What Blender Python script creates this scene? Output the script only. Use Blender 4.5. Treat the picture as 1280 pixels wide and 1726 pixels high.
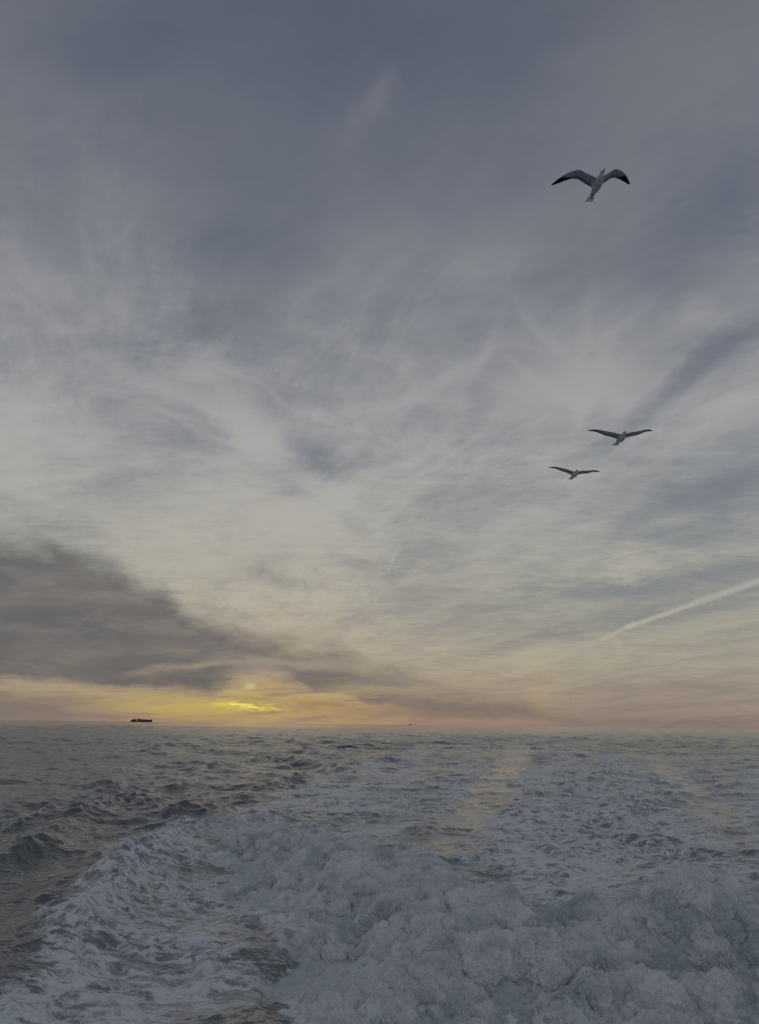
import bpy, math, random
import numpy as np
from mathutils import Vector, Matrix, Euler

for o in list(bpy.data.objects):
    bpy.data.objects.remove(o, do_unlink=True)
scene = bpy.context.scene
COL = scene.collection
R = math.radians

# ------------------------------------------------------------------ camera
CAM_H = 5.0                      # eye height of somebody at the stern rail of a ferry
F_PX = 1190.0                    # focal length in pixels of the 1280 px wide photograph
PITCH = 16.75                    # degrees above the horizon
ROLL = -0.68
cam_d = bpy.data.cameras.new('camera')
cam_d.sensor_fit = 'HORIZONTAL'
cam_d.sensor_width = 36.0
cam_d.lens = 36.0 * F_PX / 1280.0
cam_d.clip_start = 0.1
cam_d.clip_end = 80000.0
cam = bpy.data.objects.new('camera', cam_d)
COL.objects.link(cam)
cam_rot = Matrix.Rotation(R(90 + PITCH), 4, 'X') @ Matrix.Rotation(R(-ROLL), 4, 'Z')
cam.matrix_world = Matrix.Translation((0, 0, CAM_H)) @ cam_rot
scene.camera = cam
CR = np.array(cam_rot.to_3x3())


def ray(px, py):
    """direction from the camera through a point of the photograph"""
    v = CR @ np.array([px - 640.0, 863.0 - py, -F_PX])
    return v / np.linalg.norm(v)


def azel(px, py):
    d = ray(px, py)
    return math.degrees(math.atan2(d[0], d[1])), math.degrees(math.asin(d[2]))


def srgb(r, g, b, a=1.0):
    f = lambda c: (c / 255 / 12.92) if c / 255 <= 0.04045 else ((c / 255 + 0.055) / 1.055) ** 2.4
    return (f(r), f(g), f(b), a)


SUN_AZ, SUN_EL = azel(424, 1160)

# ------------------------------------------------------------------ node helper
class X:
    """a socket (or number) with arithmetic"""
    nt = None

    def __init__(s, v): s.v = v

    @staticmethod
    def put(sock, v):
        if isinstance(v, X): v = v.v
        if isinstance(v, (int, float)):
            sock.default_value = v
        elif isinstance(v, (tuple, list)):
            sock.default_value = v if len(v) == len(sock.default_value) else tuple(v)[:len(sock.default_value)]
        else:
            X.nt.links.new(v, sock)

    @staticmethod
    def m(op, *a, clamp=False):
        n = X.nt.nodes.new('ShaderNodeMath'); n.operation = op; n.use_clamp = clamp
        for i, q in enumerate(a): X.put(n.inputs[i], q)
        return X(n.outputs[0])

    def __add__(s, o): return X.m('ADD', s, o)
    def __radd__(s, o): return X.m('ADD', s, o)
    def __sub__(s, o): return X.m('SUBTRACT', s, o)
    def __rsub__(s, o): return X.m('SUBTRACT', o, s)
    def __mul__(s, o): return X.m('MULTIPLY', s, o)
    def __rmul__(s, o): return X.m('MULTIPLY', s, o)
    def __truediv__(s, o): return X.m('DIVIDE', s, o)


def clampx(a): return X.m('MULTIPLY', a, 1.0, clamp=True)


def sstep(x, a, b, lo=0.0, hi=1.0):
    n = X.nt.nodes.new('ShaderNodeMapRange'); n.interpolation_type = 'SMOOTHSTEP'
    X.put(n.inputs[0], x)
    for i, q in enumerate((a, b, lo, hi)): X.put(n.inputs[i + 1], q)
    return X(n.outputs[0])


def vec(x, y, z=0.0):
    n = X.nt.nodes.new('ShaderNodeCombineXYZ')
    for i, q in enumerate((x, y, z)): X.put(n.inputs[i], q)
    return X(n.outputs[0])


def vop(op, a, b):
    n = X.nt.nodes.new('ShaderNodeVectorMath'); n.operation = op
    X.put(n.inputs[0], a)
    if op == 'SCALE': X.put(n.inputs[3], b)
    elif b is not None: X.put(n.inputs[1], b)
    return X(n.outputs[1] if op in ('LENGTH', 'DISTANCE', 'DOT_PRODUCT') else n.outputs[0])


def mapping(v, loc=(0, 0, 0), rot=0.0, scale=(1, 1, 1), kind='TEXTURE'):
    n = X.nt.nodes.new('ShaderNodeMapping'); n.vector_type = kind
    X.put(n.inputs[0], v)
    n.inputs[1].default_value = loc
    n.inputs[2].default_value = (0, 0, R(rot)) if not isinstance(rot, tuple) else rot
    n.inputs[3].default_value = scale
    return X(n.outputs[0])


def noise(v, scale=1.0, detail=3.0, rough=0.5, dist=0.0, color=False, kind='FBM', lac=2.0):
    n = X.nt.nodes.new('ShaderNodeTexNoise'); n.noise_type = kind
    X.put(n.inputs['Vector'], v)
    for k, q in (('Scale', scale), ('Detail', detail), ('Roughness', rough), ('Distortion', dist), ('Lacunarity', lac)):
        X.put(n.inputs[k], q)
    if not color: return X(n.outputs[0])
    c_ = X.nt.nodes.new('ShaderNodeSeparateColor'); X.put(c_.inputs[0], X(n.outputs[1]))
    return vec(X(c_.outputs[0]), X(c_.outputs[1]), X(c_.outputs[2]))


def ramp(x, stops, interp='LINEAR'):
    n = X.nt.nodes.new('ShaderNodeValToRGB'); r = n.color_ramp; r.interpolation = interp
    while len(r.elements) > 1: r.elements.remove(r.elements[-1])
    for i, (p, c) in enumerate(stops):
        e = r.elements[0] if i == 0 else r.elements.new(p)
        e.position = p
        e.color = c if isinstance(c, tuple) else (c, c, c, 1)
    X.put(n.inputs[0], x)
    return X(n.outputs[0])


def mixc(f, a, b, blend='MIX', clamp=True):
    n = X.nt.nodes.new('ShaderNodeMix'); n.data_type = 'RGBA'; n.blend_type = blend
    n.clamp_factor = clamp
    X.put(n.inputs[0], f); X.put(n.inputs[6], a); X.put(n.inputs[7], b)
    return X(n.outputs[2])


def sep(v):
    n = X.nt.nodes.new('ShaderNodeSeparateXYZ'); X.put(n.inputs[0], v)
    return [X(o) for o in n.outputs]


# ------------------------------------------------------------------ world: low sun behind cirrus
world = bpy.data.worlds.new('World'); scene.world = world; world.use_nodes = True
nt = world.node_tree; nt.nodes.clear(); X.nt = nt
tc = nt.nodes.new('ShaderNodeTexCoord')
D = X(tc.outputs['Generated'])
dx, dy, dz = sep(D)
zc = X.m('MAXIMUM', dz, 0.0)
el = X.m('ARCSINE', zc) * 57.29578
az = X.m('ARCTAN2', dx, dy) * 57.29578

# the cloud sheet: where a ray pierces a layer high above a round earth
den = zc + 0.10
P = vec(dx / den, dy / den, 0.0)
w1 = noise(P, 0.55, 3, 0.5, color=True)
w1 = vop('SUBTRACT', w1, (0.5, 0.5, 0.5))
Pw = vop('ADD', P, vop('SCALE', w1, 0.8))
# streaks fan out of a point low over the sea a little left of the sun
s1 = noise(mapping(Pw, (3.1, 1.7, 0), 12, (0.9, 1.5, 1)), 1.3, 10, 0.64, 0.2)
s2 = noise(mapping(Pw, (8.1, 4.7, 0), -58, (1.2, 0.55, 1)), 1.4, 10, 0.66, 0.2)
s3 = noise(mapping(P, (1.1, 9.7, 0), 88, (0.30, 1.9, 1)), 3.0, 6, 0.6, 0.7)
big = noise(mapping(P, (5.1, 2.7, 0), -20, (1.6, 1.0, 1)), 0.6, 4, 0.5, 0.3)
# fine streaks of ice crystals
fine = noise(mapping(Pw, (2.7, 5.2, 0), -60, (1.3, 0.14, 1)), 6.0, 7, 0.66, 0.25)
fine2 = noise(mapping(P, (7.7, 1.2, 0), 6, (1.6, 0.20, 1)), 5.0, 7, 0.66, 0.5)

# (az, el) in degrees, gently bent, in which the named cloud patches lie
wb = vop('SUBTRACT', noise(vec(az, el, 0), 0.10, 5, 0.55, color=True), (0.5, 0.5, 0.5))
A0 = vec(az, el, 0.0)
AE = vop('ADD', A0, vop('MULTIPLY', wb, (9.0, 5.0, 0.0)))
wl = vop('SUBTRACT', noise(mapping(A0, (0, 0, 0), 0, (2.6, 1, 1)), 0.42, 7, 0.62, color=True), (0.5, 0.5, 0.5))
AL = vop('ADD', A0, vop('MULTIPLY', wl, (6.0, 2.1, 0.0)))     # for the low clouds: flat wisps


def splat(px, py, rx, ry, rot=0.0, base=None):
    """0..1 bump at the cloud patch seen there; radii in photo pixels"""
    a0, e0 = azel(px, py)
    k = 1 / 21.5
    e_r = ry * k * (0.85 if py > 500 else 0.75)
    a_r = rx * k / max(0.4, math.cos(R(e0)))
    bx_, by_ = xy(AE if base is None else base)
    u, v = local(bx_, by_, a0, e0, rot, a_r, e_r)
    return sstep(X.m('SQRT', X.m('MULTIPLY_ADD', v, v, u * u)), 1.6, 0.0)


_xy = {}


def xy(b):
    if id(b) not in _xy: _xy[id(b)] = (b, sep(b)[:2])
    return _xy[id(b)][1]


def local(x, y, x0, y0, rot, rx, ry):
    """coordinates in a turned and scaled frame, in plain floats (cheap on the shader stack)"""
    c_, s_ = math.cos(R(rot)), math.sin(R(rot))
    u = X.m('MULTIPLY_ADD', x, c_ / rx, X.m('MULTIPLY_ADD', y, s_ / rx, -(x0 * c_ + y0 * s_) / rx))
    v = X.m('MULTIPLY_ADD', x, -s_ / ry, X.m('MULTIPLY_ADD', y, c_ / ry, (x0 * s_ - y0 * c_) / ry))
    return u, v


patches = [
    # brighter veils
    (655, 165, 30, 40, 50, .26), (625, 195, 50, 26, 35, .20), (20, 60, 130, 130, 20, .30), (95, 490, 110, 60, 0, .16), (380, 650, 170, 60, -28, .22),
    (300, 860, 330, 130, 0, .26), (950, 590, 150, 90, 40, .34), (1015, 650, 40, 90, 60, .28), (720, 440, 260, 120, 10, .20),
    (1165, 530, 45, 40, 0, .20), (80, 720, 170, 90, 0, .26), (600, 870, 260, 70, 5, .20), (950, 95, 60, 30, 0, .14),
    (1180, 730, 120, 60, 25, .20), (700, 640, 220, 50, 22, .18), (430, 740, 200, 40, -20, .20), (1190, 100, 160, 120, 0, .20),
    (520, 900, 140, 50, -22, .20), (820, 900, 260, 60, 8, .14), (900, 980, 240, 40, 8, .14), (380, 1000, 200, 50, -6, .22),
    (240, 330, 130, 80, 10, .10),
    # thin places where the blue shows
    (700, 80, 280, 110, 0, -.14), (1080, 450, 220, 120, 15, -.36), (500, 775, 70, 32, -12, -.46), (600, 955, 70, 22, -20, -.34),
    (1090, 985, 190, 24, 2, -.46), (1250, 330, 120, 100, 0, -.10), (290, 560, 130, 60, 15, -.28), (150, 80, 110, 50, 15, -.26),
    (1210, 830, 130, 36, 14, -.28), (820, 790, 120, 40, 30, -.16), (470, 985, 110, 22, -14, -.34), (420, 420, 160, 80, 0, -.20),
    (1150, 640, 170, 34, 25, -.26), (20, 905, 120, 20, 8, -.34), (880, 1085, 120, 12, 8, -.22), (540, 850, 110, 24, -25, -.24),
    (1120, 1080, 120, 12, 6, -.2), (300, 740, 120, 40, 20, -.12), (1240, 600, 90, 90, 20, -.24), (640, 520, 120, 40, 10, -.10),
]
acc = 0.52 + (big - 0.5) * 0.9
for (px, py, rx, ry, rot, amp) in patches:
    acc = X.m('MULTIPLY_ADD', splat(px, py, rx, ry, rot), amp * 0.88, acc)
AF = vop('ADD', A0, vop('MULTIPLY', wb, (3.5, 2.0, 0.0)))
for (px, py, rx, ry, rot, amp) in [
        (395, 670, 100, 26, -52, .24), (460, 765, 90, 22, -38, .26), (565, 850, 100, 22, -40, .22), (480, 690, 90, 22, -52, -.16), (560, 790, 80, 18, -30, -.20),
        (610, 905, 70, 20, -50, -.2), (620, 692, 120, 9, 10, .22), (740, 645, 110, 10, 28, .26), (822, 580, 60, 10, 52, .24), (700, 700, 160, 12, 16, .16),
        (925, 560, 70, 8, -50, .24), (1004, 640, 60, 11, 62, .30), (918, 640, 60, 7, -38, .22), (1050, 545, 60, 7, 28, .16), (985, 600, 90, 10, 78, .18),
        (1120, 700, 150, 10, 30, .22), (1090, 655, 150, 9, 32, .18), (250, 640, 170, 12, -18, .14), (120, 800, 150, 10, 18, .16), (160, 830, 130, 8, 26, -.14),
        (330, 930, 120, 12, -38, .16), (820, 960, 200, 8, 10, .14), (900, 1010, 200, 7, 9, -.12), (1130, 880, 180, 9, 14, .16)]:
    acc = X.m('MULTIPLY_ADD', splat(px, py, rx * 1.1, ry * 1.5, rot, AF), amp * 0.62, acc)
fade_hi = sstep(el, 16, 36, 1.0, 0.42)          # the sheet looks smoother overhead
det = (s1 - 0.5) * 1.15 + (s2 - 0.5) * 0.9 + (s3 - 0.5) * 0.25 + (fine - 0.5) * 0.16 * sstep(el, 50, 30) + (fine2 - 0.5) * 0.38 * sstep(el, 34, 8)
# crisp wisps: thin bright threads where the sheet is torn, in patches
def thread(v, sc_, k, dst):
    n_ = noise(v, sc_, 7, 0.62, dst)
    return X.m('POWER', clampx(1.0 - X.m('ABSOLUTE', n_ - 0.5) * k), 1.6)


where = sstep(noise(mapping(P, (2.2, 6.1, 0), 0), 1.1, 3, 0.5), 0.42, 0.68)
where2 = sstep(noise(mapping(P, (9.2, 3.1, 0), 0), 0.9, 3, 0.5), 0.44, 0.68)
thr = thread(mapping(Pw, (4.7, 8.2, 0), -66, (1.5, 0.42, 1)), 1.5, 9.0, 0.5) * where * 0.26 + thread(mapping(Pw, (1.7, 2.2, 0), 20, (1.3, 0.5, 1)), 1.7, 10.0, 0.4) * where2 * 0.22
thr = thr * sstep(noise(Pw, 9.0, 6, 0.7), 0.30, 0.65, 0.3, 1.0)
grain = (noise(mapping(Pw, (0, 0, 0), -20, (1.2, 0.7, 1)), 9.0, 8, 0.72) - 0.5) * 0.42
c = clampx(acc + det * fade_hi + thr * sstep(el, 50, 28, 0.45, 1.0) + grain * sstep(el, 46, 22, 0.65, 1.0) - 0.02)
c = sstep(c, 0.0, 1.0)

e90 = el / 90.0
q = lambda e: e / 90.0
gap = ramp(e90, [(0, srgb(124, 113, 108)), (q(2), srgb(137, 128, 119)), (q(5), srgb(139, 137, 130)), (q(9), srgb(132, 136, 137)),
                 (q(15), srgb(125, 131, 137)), (q(22), srgb(116, 122, 132)), (q(30), srgb(102, 109, 122)),
                 (q(40), srgb(92, 100, 116)), (q(52), srgb(85, 94, 111)), (1, srgb(86, 95, 110))])
lit = ramp(e90, [(0, srgb(147, 126, 116)), (q(2), srgb(164, 150, 132)), (q(5), srgb(175, 168, 149)), (q(9), srgb(177, 173, 158)),
                 (q(15), srgb(176, 174, 167)), (q(22), srgb(170, 170, 169)), (q(30), srgb(152, 153, 155)),
                 (q(40), srgb(126, 129, 136)), (q(52), srgb(110, 113, 121)), (1, srgb(118, 121, 129))])
sky_n = nt.nodes.new('ShaderNodeTexSky'); sky_n.sky_type = 'NISHITA'; sky_n.sun_disc = False
sky_n.sun_elevation = R(SUN_EL); sky_n.sun_rotation = R(SUN_AZ); sky_n.altitude = 0
sky_n.air_density = 1.0; sky_n.dust_density = 2.0; sky_n.ozone_density = 1.5
NISH = 0.05
clear = mixc(1.0, X(sky_n.outputs[0]), (NISH, NISH, NISH, 1), 'MULTIPLY')
col = mixc(c, gap, lit)
col = mixc(0.06, col, clear)

# warm band under the cloud and round the hidden sun
def glow(px, py, rx, ry, rot=0.0, b=None, p=1.0):
    return splat(px, py, rx, ry, rot, AL if b is None else b)

lown = noise(mapping(A0, (2, 3, 0), 2, (5.5, 0.55, 1)), 1.0, 6, 0.62, 0.6)     # flat wisps close to the horizon
lowband = sstep(el, 6.5, 0.5) * sstep(az, 16, -4)
col = mixc(lowband * sstep(lown, 0.35, 0.65) * 0.55, col, srgb(182, 160, 112))
col = mixc(lowband * sstep(lown, 0.48, 0.36) * 0.65, col, srgb(140, 122, 104))
col = mixc(sstep(el, 1.5, 0.0) * sstep(X.m('ABSOLUTE', az + 6.0), 30, 5) * 0.38, col, srgb(170, 136, 112))
col = mixc(glow(430, 1186, 240, 32) * sstep(lown, 0.32, 0.58) * 0.85, col, srgb(196, 172, 86))
col = mixc(glow(640, 1195, 170, 16) * 0.35, col, srgb(176, 130, 100))
# sun dog, 22 degrees right of the sun
col = mixc(glow(903, 1160, 18, 46, 0, A0) * 0.12, col, srgb(206, 160, 110))
col = mixc(glow(918, 1162, 32, 52, 0, A0) * 0.10, col, srgb(196, 184, 120))

# grey-brown cloud bank low on the left: top and bottom edge as curves over azimuth
def curve_over_az(pts, lo=-60.0, hi=60.0, vmax=20.0):
    st = []
    for px, py in pts:
        a, e = azel(px, py)
        st.append(((a - lo) / (hi - lo), max(0.0, e) / vmax))
    n = ramp((sep(AL)[0] - lo) / (hi - lo), [(p, v) for p, v in st], 'EASE')
    c_ = X.nt.nodes.new('ShaderNodeSeparateColor'); X.put(c_.inputs[0], n)
    return X(c_.outputs[0]) * vmax


alx, aly, _ = sep(AL)
wbig = (noise(mapping(A0, (4, 9, 0), 0, (2.2, 1, 1)), 0.22, 6, 0.55) - 0.5)
top = curve_over_az([(-700, 905), (-100, 905), (80, 925), (170, 950), (260, 985), (330, 1040), (430, 1072), (560, 1095), (640, 1120), (740, 1165), (850, 1195), (960, 1222)])
bot = curve_over_az([(-700, 1130), (-60, 1140), (60, 1146), (200, 1158), (330, 1170), (400, 1166), (480, 1160), (560, 1172), (640, 1190), (740, 1204), (860, 1212), (960, 1222)])
e_w = aly + wbig * 2.2
fbm_b = noise(mapping(A0, (3, 2, 0), -14, (1.7, 0.7, 1)), 0.5, 8, 0.66)
bank = sstep(top - e_w + (fbm_b - 0.5) * 2.4, -1.2, 1.4) * sstep(aly - bot, -0.25, 0.45)
hole = splat(425, 1150, 48, 26, 10, AL) * 0.95 + splat(520, 1120, 150, 12, -4, AL) * .45 + splat(330, 1125, 90, 10, 8, AL) * .45 + splat(640, 1165, 90, 10, 0, AL) * .4
bankn = noise(mapping(A0, (4, 1, 0), 3, (3.0, 0.7, 1)), 0.55, 7, 0.6, 0.4)
right_thin = sstep(az, -12, 6, 1.0, 0.60)
bank = clampx(bank * right_thin * sstep(bankn, 0.25, 0.60, 0.74, 1.0) - hole)
bankc = ramp(noise(mapping(A0, (1, 4, 0), 0, (3.5, 1, 1)), 0.35, 5, 0.5), [(0.3, srgb(93, 93, 97)), (0.5, srgb(101, 99, 100)), (0.7, srgb(113, 108, 106))])
col = mixc(bank * 0.93, col, bankc)
# low grey at the far left and a smudge beneath the bank on the right
lowgrey = sstep(az, -16, -27) * sstep(aly, 2.3, 1.2)
col = mixc(lowgrey * 0.8, col, srgb(122, 112, 108))
col = mixc(splat(560, 1190, 300, 9, -3, AL) * sstep(lown, 0.4, 0.55) * .5, col, srgb(124, 106, 98))
col = mixc(splat(745, 1188, 110, 7, -4, AL) * 0.6, col, srgb(122, 110, 104))
col = mixc(splat(700, 1205, 160, 8, 0, AL) * 0.5, col, srgb(126, 112, 106))
# the sun itself, a pale spot in the veil, and the brightest streak beneath it
col = mixc(splat(422, 1157, 9, 6.5, 0, A0) * 0.75, col, srgb(202, 196, 130))
brk = sstep(noise(mapping(A0, (1, 1, 0), -3, (2.2, 0.30, 1)), 1.6, 5, 0.6, 0.5), 0.42, 0.60)
col = mixc(splat(418, 1190, 60, 9, -4, A0) * brk, col, srgb(228, 205, 80))
col = mixc(splat(414, 1190, 34, 4, -5, A0) * 0.9 * brk, col, srgb(240, 226, 120))
# away from the sunset the low sky loses its warmth and is dimmer
away = sstep(X.m('ABSOLUTE', az - SUN_AZ), 55, 150)
col = mixc(away * sstep(el, 60, 25) * 0.9, col, mixc(c, srgb(110, 118, 130), srgb(146, 150, 156)))


def trail(x1, y1, x2, y2, wpx, soft=0.5, lump=0.0):
    a1, e1 = azel(x1, y1); a2, e2 = azel(x2, y2)
    L_ = math.hypot(a2 - a1, e2 - e1) / 2; rot = math.degrees(math.atan2(e2 - e1, a2 - a1))
    lx, ly = local(az, el, (a1 + a2) / 2, (e1 + e2) / 2, rot, L_, wpx / 21.5)
    if lump:
        ly = ly + (noise(vec(lx, ly * 0.25, 0), 14.0, 4, 0.65) - 0.5) * lump
    return sstep(X.m('ABSOLUTE', lx), 1.0, 0.8) * sstep(X.m('ABSOLUTE', ly), 1.0, soft)


col = mixc(trail(1010, 1081, 1075, 1048, 5, .1, 1.5) * .55, col, srgb(184, 176, 156))
col = mixc(trail(1050, 1060, 1180, 1014, 6, .1, 1.5) * .66, col, srgb(184, 178, 160))
col = mixc(trail(850, 1138, 1020, 1078, 8, .0, 1.6) * .30, col, srgb(182, 170, 142))
col = mixc(trail(1160, 1020, 1330, 962, 8, .1, 1.5) * .66, col, srgb(178, 174, 162))
col = mixc(trail(690, 1121, 800, 1134, 2.2, 0) * .40, col, srgb(188, 172, 140))
col = mixc(trail(846, 1137, 884, 1142, 1.6, 0) * .55, col, srgb(190, 178, 150))
col = mixc(trail(735, 1102, 870, 1117, 2.6, 0, .6) * .28, col, srgb(184, 172, 146))
col = mixc(trail(870, 1088, 1060, 1110, 2.6, 0, .6) * .25, col, srgb(182, 172, 148))
col = mixc(trail(1250, 1189, 1300, 1195, 1.5, 0) * .35, col, srgb(182, 160, 140))
bg = nt.nodes.new('ShaderNodeBackground'); X.put(bg.inputs[0], col); bg.inputs[1].default_value = 1.0
out = nt.nodes.new('ShaderNodeOutputWorld'); nt.links.new(bg.outputs[0], out.inputs[0])
world.cycles.sampling_method = 'MANUAL'; world.cycles.sample_map_resolution = 1024

# ------------------------------------------------------------------ sun (veiled, two degrees up)
sun_d = bpy.data.lights.new('sun', 'SUN'); sun_d.energy = 0.003; sun_d.angle = R(14); sun_d.color = (1.0, 0.80, 0.50)
sun = bpy.data.objects.new('sun', sun_d); COL.objects.link(sun)
sd = Vector((math.sin(R(SUN_AZ)) * math.cos(R(SUN_EL)), math.cos(R(SUN_AZ)) * math.cos(R(SUN_EL)), math.sin(R(SUN_EL))))
sun.rotation_euler = sd.to_track_quat('Z', 'Y').to_euler()

vs = scene.view_settings
scene.display_settings.display_device = 'sRGB'
vs.view_transform = 'Standard'; vs.look = 'None'; vs.exposure = 0.0; vs.gamma = 1.0; vs.use_curve_mapping = False
scene.cycles.max_bounces = 6; scene.cycles.diffuse_bounces = 3; scene.cycles.glossy_bounces = 3
scene.cycles.use_denoising = True

# ------------------------------------------------------------------ helpers for shape work
def G(px, py):
    """the point of the sea surface seen at a point of the photograph"""
    d = ray(px, py)
    t = CAM_H / -d[2]
    return np.array([d[0] * t, d[1] * t])


_rng = np.random.RandomState(7)
_perm = np.concatenate([_rng.permutation(256)] * 3).astype(np.int32)
_ang = _rng.rand(256).astype(np.float32) * 2 * np.pi
_gx, _gy = np.cos(_ang), np.sin(_ang)


def perlin(x, y, seed=0):
    """gradient noise, about -0.7..0.7"""
    x = x + np.float32(seed * 17.31 + 1000); y = y + np.float32(seed * 9.73 + 1000)
    xi = np.floor(x).astype(np.int32); yi = np.floor(y).astype(np.int32)
    fx = (x - xi).astype(np.float32); fy = (y - yi).astype(np.float32)
    u = fx * fx * fx * (fx * (fx * 6 - 15) + 10); v = fy * fy * fy * (fy * (fy * 6 - 15) + 10)
    xi &= 255; yi &= 255

    def g(ix, iy, ax, ay):
        h = _perm[_perm[(ix & 255)] + (iy & 255)]
        return _gx[h] * ax + _gy[h] * ay
    n00 = g(xi, yi, fx, fy); n10 = g(xi + 1, yi, fx - 1, fy)
    n01 = g(xi, yi + 1, fx, fy - 1); n11 = g(xi + 1, yi + 1, fx - 1, fy - 1)
    a = n00 + u * (n10 - n00); b = n01 + u * (n11 - n01)
    return a + v * (b - a)


def ss(x, a, b):
    t = np.clip((x - a) / (b - a), 0, 1)
    return t * t * (3 - 2 * t)


def seg_dist(x, y, pts, vals=None):
    """distance to a polyline and the value interpolated along it"""
    best = np.full(x.shape, 1e9, np.float32); val = np.zeros(x.shape, np.float32); side = np.zeros(x.shape, np.float32)
    for i in range(len(pts) - 1):
        a, b = np.array(pts[i]), np.array(pts[i + 1]); d = b - a
        t = np.clip(((x - a[0]) * d[0] + (y - a[1]) * d[1]) / (d @ d), 0, 1)
        ex, ey = x - (a[0] + t * d[0]), y - (a[1] + t * d[1])
        ds = np.sqrt(ex * ex + ey * ey)
        m = ds < best
        best = np.where(m, ds, best)
        if vals is not None: val = np.where(m, vals[i] + (vals[i + 1] - vals[i]) * t, val)
        side = np.where(m, np.sign(d[0] * ey - d[1] * ex), side)
    return best, val, side


def poly_sd(x, y, pts):
    """signed distance to a polygon, positive inside"""
    pts = [np.array(p) for p in pts]
    d, _, _ = seg_dist(x, y, pts + [pts[0]])
    ins = np.zeros(x.shape, bool)
    for i in range(len(pts)):
        a, b = pts[i], pts[(i + 1) % len(pts)]
        c = (a[1] > y) != (b[1] > y)
        xx = (b[0] - a[0]) * (y - a[1]) / (b[1] - a[1] + 1e-9) + a[0]
        ins ^= c & (x < xx)
    return np.where(ins, d, -d)


def PP(*p): return [G(*q) for q in p]


def new_mat(name):
    m = bpy.data.materials.new(name); m.use_nodes = True
    m.node_tree.nodes.clear(); X.nt = m.node_tree
    o = m.node_tree.nodes.new('ShaderNodeOutputMaterial')
    return m, m.node_tree, o


def princ(**kw):
    n = X.nt.nodes.new('ShaderNodeBsdfPrincipled')
    for k, v in kw.items(): X.put(n.inputs[k.replace('_', ' ')], v)
    return n


def bump(h, dist, strength=1.0, normal=None):
    n = X.nt.nodes.new('ShaderNodeBump'); X.put(n.inputs['Height'], h)
    n.inputs['Distance'].default_value = dist; n.inputs['Strength'].default_value = strength
    if normal is not None: X.put(n.inputs['Normal'], normal)
    return X(n.outputs[0])


def attr(name):
    n = X.nt.nodes.new('ShaderNodeAttribute'); n.attribute_name = name
    return X(n.outputs['Fac'])


def simple_mat(name, c, rough=0.6, var=0.15, scale=8.0, bmp=0.0, metallic=0.0, spec=0.5):
    m, t, o = new_mat(name)
    co = X(t.nodes.new('ShaderNodeTexCoord').outputs['Object'])
    n = noise(co, scale, 4, 0.6)
    dark = tuple(v * (1 - var) for v in c[:3]) + (1,); light = tuple(min(1, v * (1 + var)) for v in c[:3]) + (1,)
    p = princ(Base_Color=mixc(n, dark, light), Roughness=rough, Metallic=metallic)
    p.inputs['Specular IOR Level'].default_value = spec
    if bmp: X.put(p.inputs['Normal'], bump(n, bmp))
    t.links.new(p.outputs[0], o.inputs[0])
    return m


# ------------------------------------------------------------------ the sea, one sheet out to the horizon
f32 = np.float32
SMAX = CAM_H / 11.5
svals = []
s = SMAX
while s > 0.0052:
    svals.append(s)
    s -= 0.00052 if s > 0.2 else (0.00042 if s > 0.12 else (0.00024 if s > 0.033 else 0.00011))
rr = np.concatenate([np.linspace(1.5, 11.2, 14), CAM_H / np.array(svals), np.geomspace(CAM_H / 0.005, 45000, 70)])
fine_n = 1010
th = np.concatenate([np.linspace(-math.pi, -R(31), 60, endpoint=False), np.linspace(-R(29.5), R(29.5), fine_n), np.linspace(R(31), math.pi, 60)[:-1]])
NR, NT = len(rr), len(th)
rg, tg = np.meshgrid(rr, th, indexing='ij')
X0 = (rg * np.sin(tg)).astype(f32).ravel(); Y0 = (rg * np.cos(tg)).astype(f32).ravel()
dr = np.gradient(rr)
dth = R(59) / fine_n
latsp = np.where(np.abs(th) < R(30), dth, R(2.5))
SP = np.maximum(dr[:, None], rr[:, None] * latsp[None, :] * 0.8).astype(f32).ravel()
R0 = rg.ravel().astype(f32)
near = R0 < 200
NI = np.where(near)[0]
xn, yn, sn, rn = X0[NI], Y0[NI], SP[NI], R0[NI]

# --- where the wake is
plume_poly = PP((500, 1760), (487, 1700), (468, 1620), (430, 1560), (385, 1500), (352, 1440), (372, 1396), (430, 1386), (520, 1405), (620, 1425),
                (730, 1448), (830, 1500), (950, 1525), (1050, 1510), (1140, 1492), (1290, 1500), (1500, 1530), (1750, 1600), (2100, 1800), (1300, 1900), (700, 1900))
turb_poly = PP((520, 1800), (420, 1600), (370, 1480), (350, 1400), (430, 1348), (480, 1325), (560, 1300), (640, 1268), (720, 1246), (860, 1234.5),
               (1100, 1237), (1280, 1246), (1500, 1275), (1800, 1360), (2200, 1500), (2600, 1800))
lace_poly = PP((-420, 1800), (-80, 1700), (0, 1620), (60, 1570), (130, 1500), (190, 1428), (255, 1392), (340, 1384), (390, 1440), (450, 1520), (490, 1610), (520, 1800))
wob = perlin(xn / 3.1, yn / 3.1, 3) * 1.6 + perlin(xn / 1.1, yn / 1.1, 4) * 0.7 + perlin(xn / .4, yn / .4, 5) * 0.25
far_k = np.clip(rn / 25, 0.8, 4)
d_pl = poly_sd(xn, yn, plume_poly) + wob * 0.8
d_tu = poly_sd(xn, yn, turb_poly) + wob * far_k
d_la = poly_sd(xn, yn, lace_poly) + wob * 0.9
plume = ss(d_pl, -0.15, 0.55)
plume_in = ss(d_pl, 0.0, 3.0)
turb = ss(d_tu, -0.8, 2.0)
lace = ss(d_la, -0.2, 1.6)


def band(pts, widths):
    d, w, _ = seg_dist(xn + wob * 0.6 * far_k, yn + 2.5 * perlin(xn / 5, yn / 9, 8), PP(*pts), widths)
    return 1 - ss(d / w + 0.5 * perlin(xn / .9, yn / 1.6, 9), 0.15, 1.5)


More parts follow.
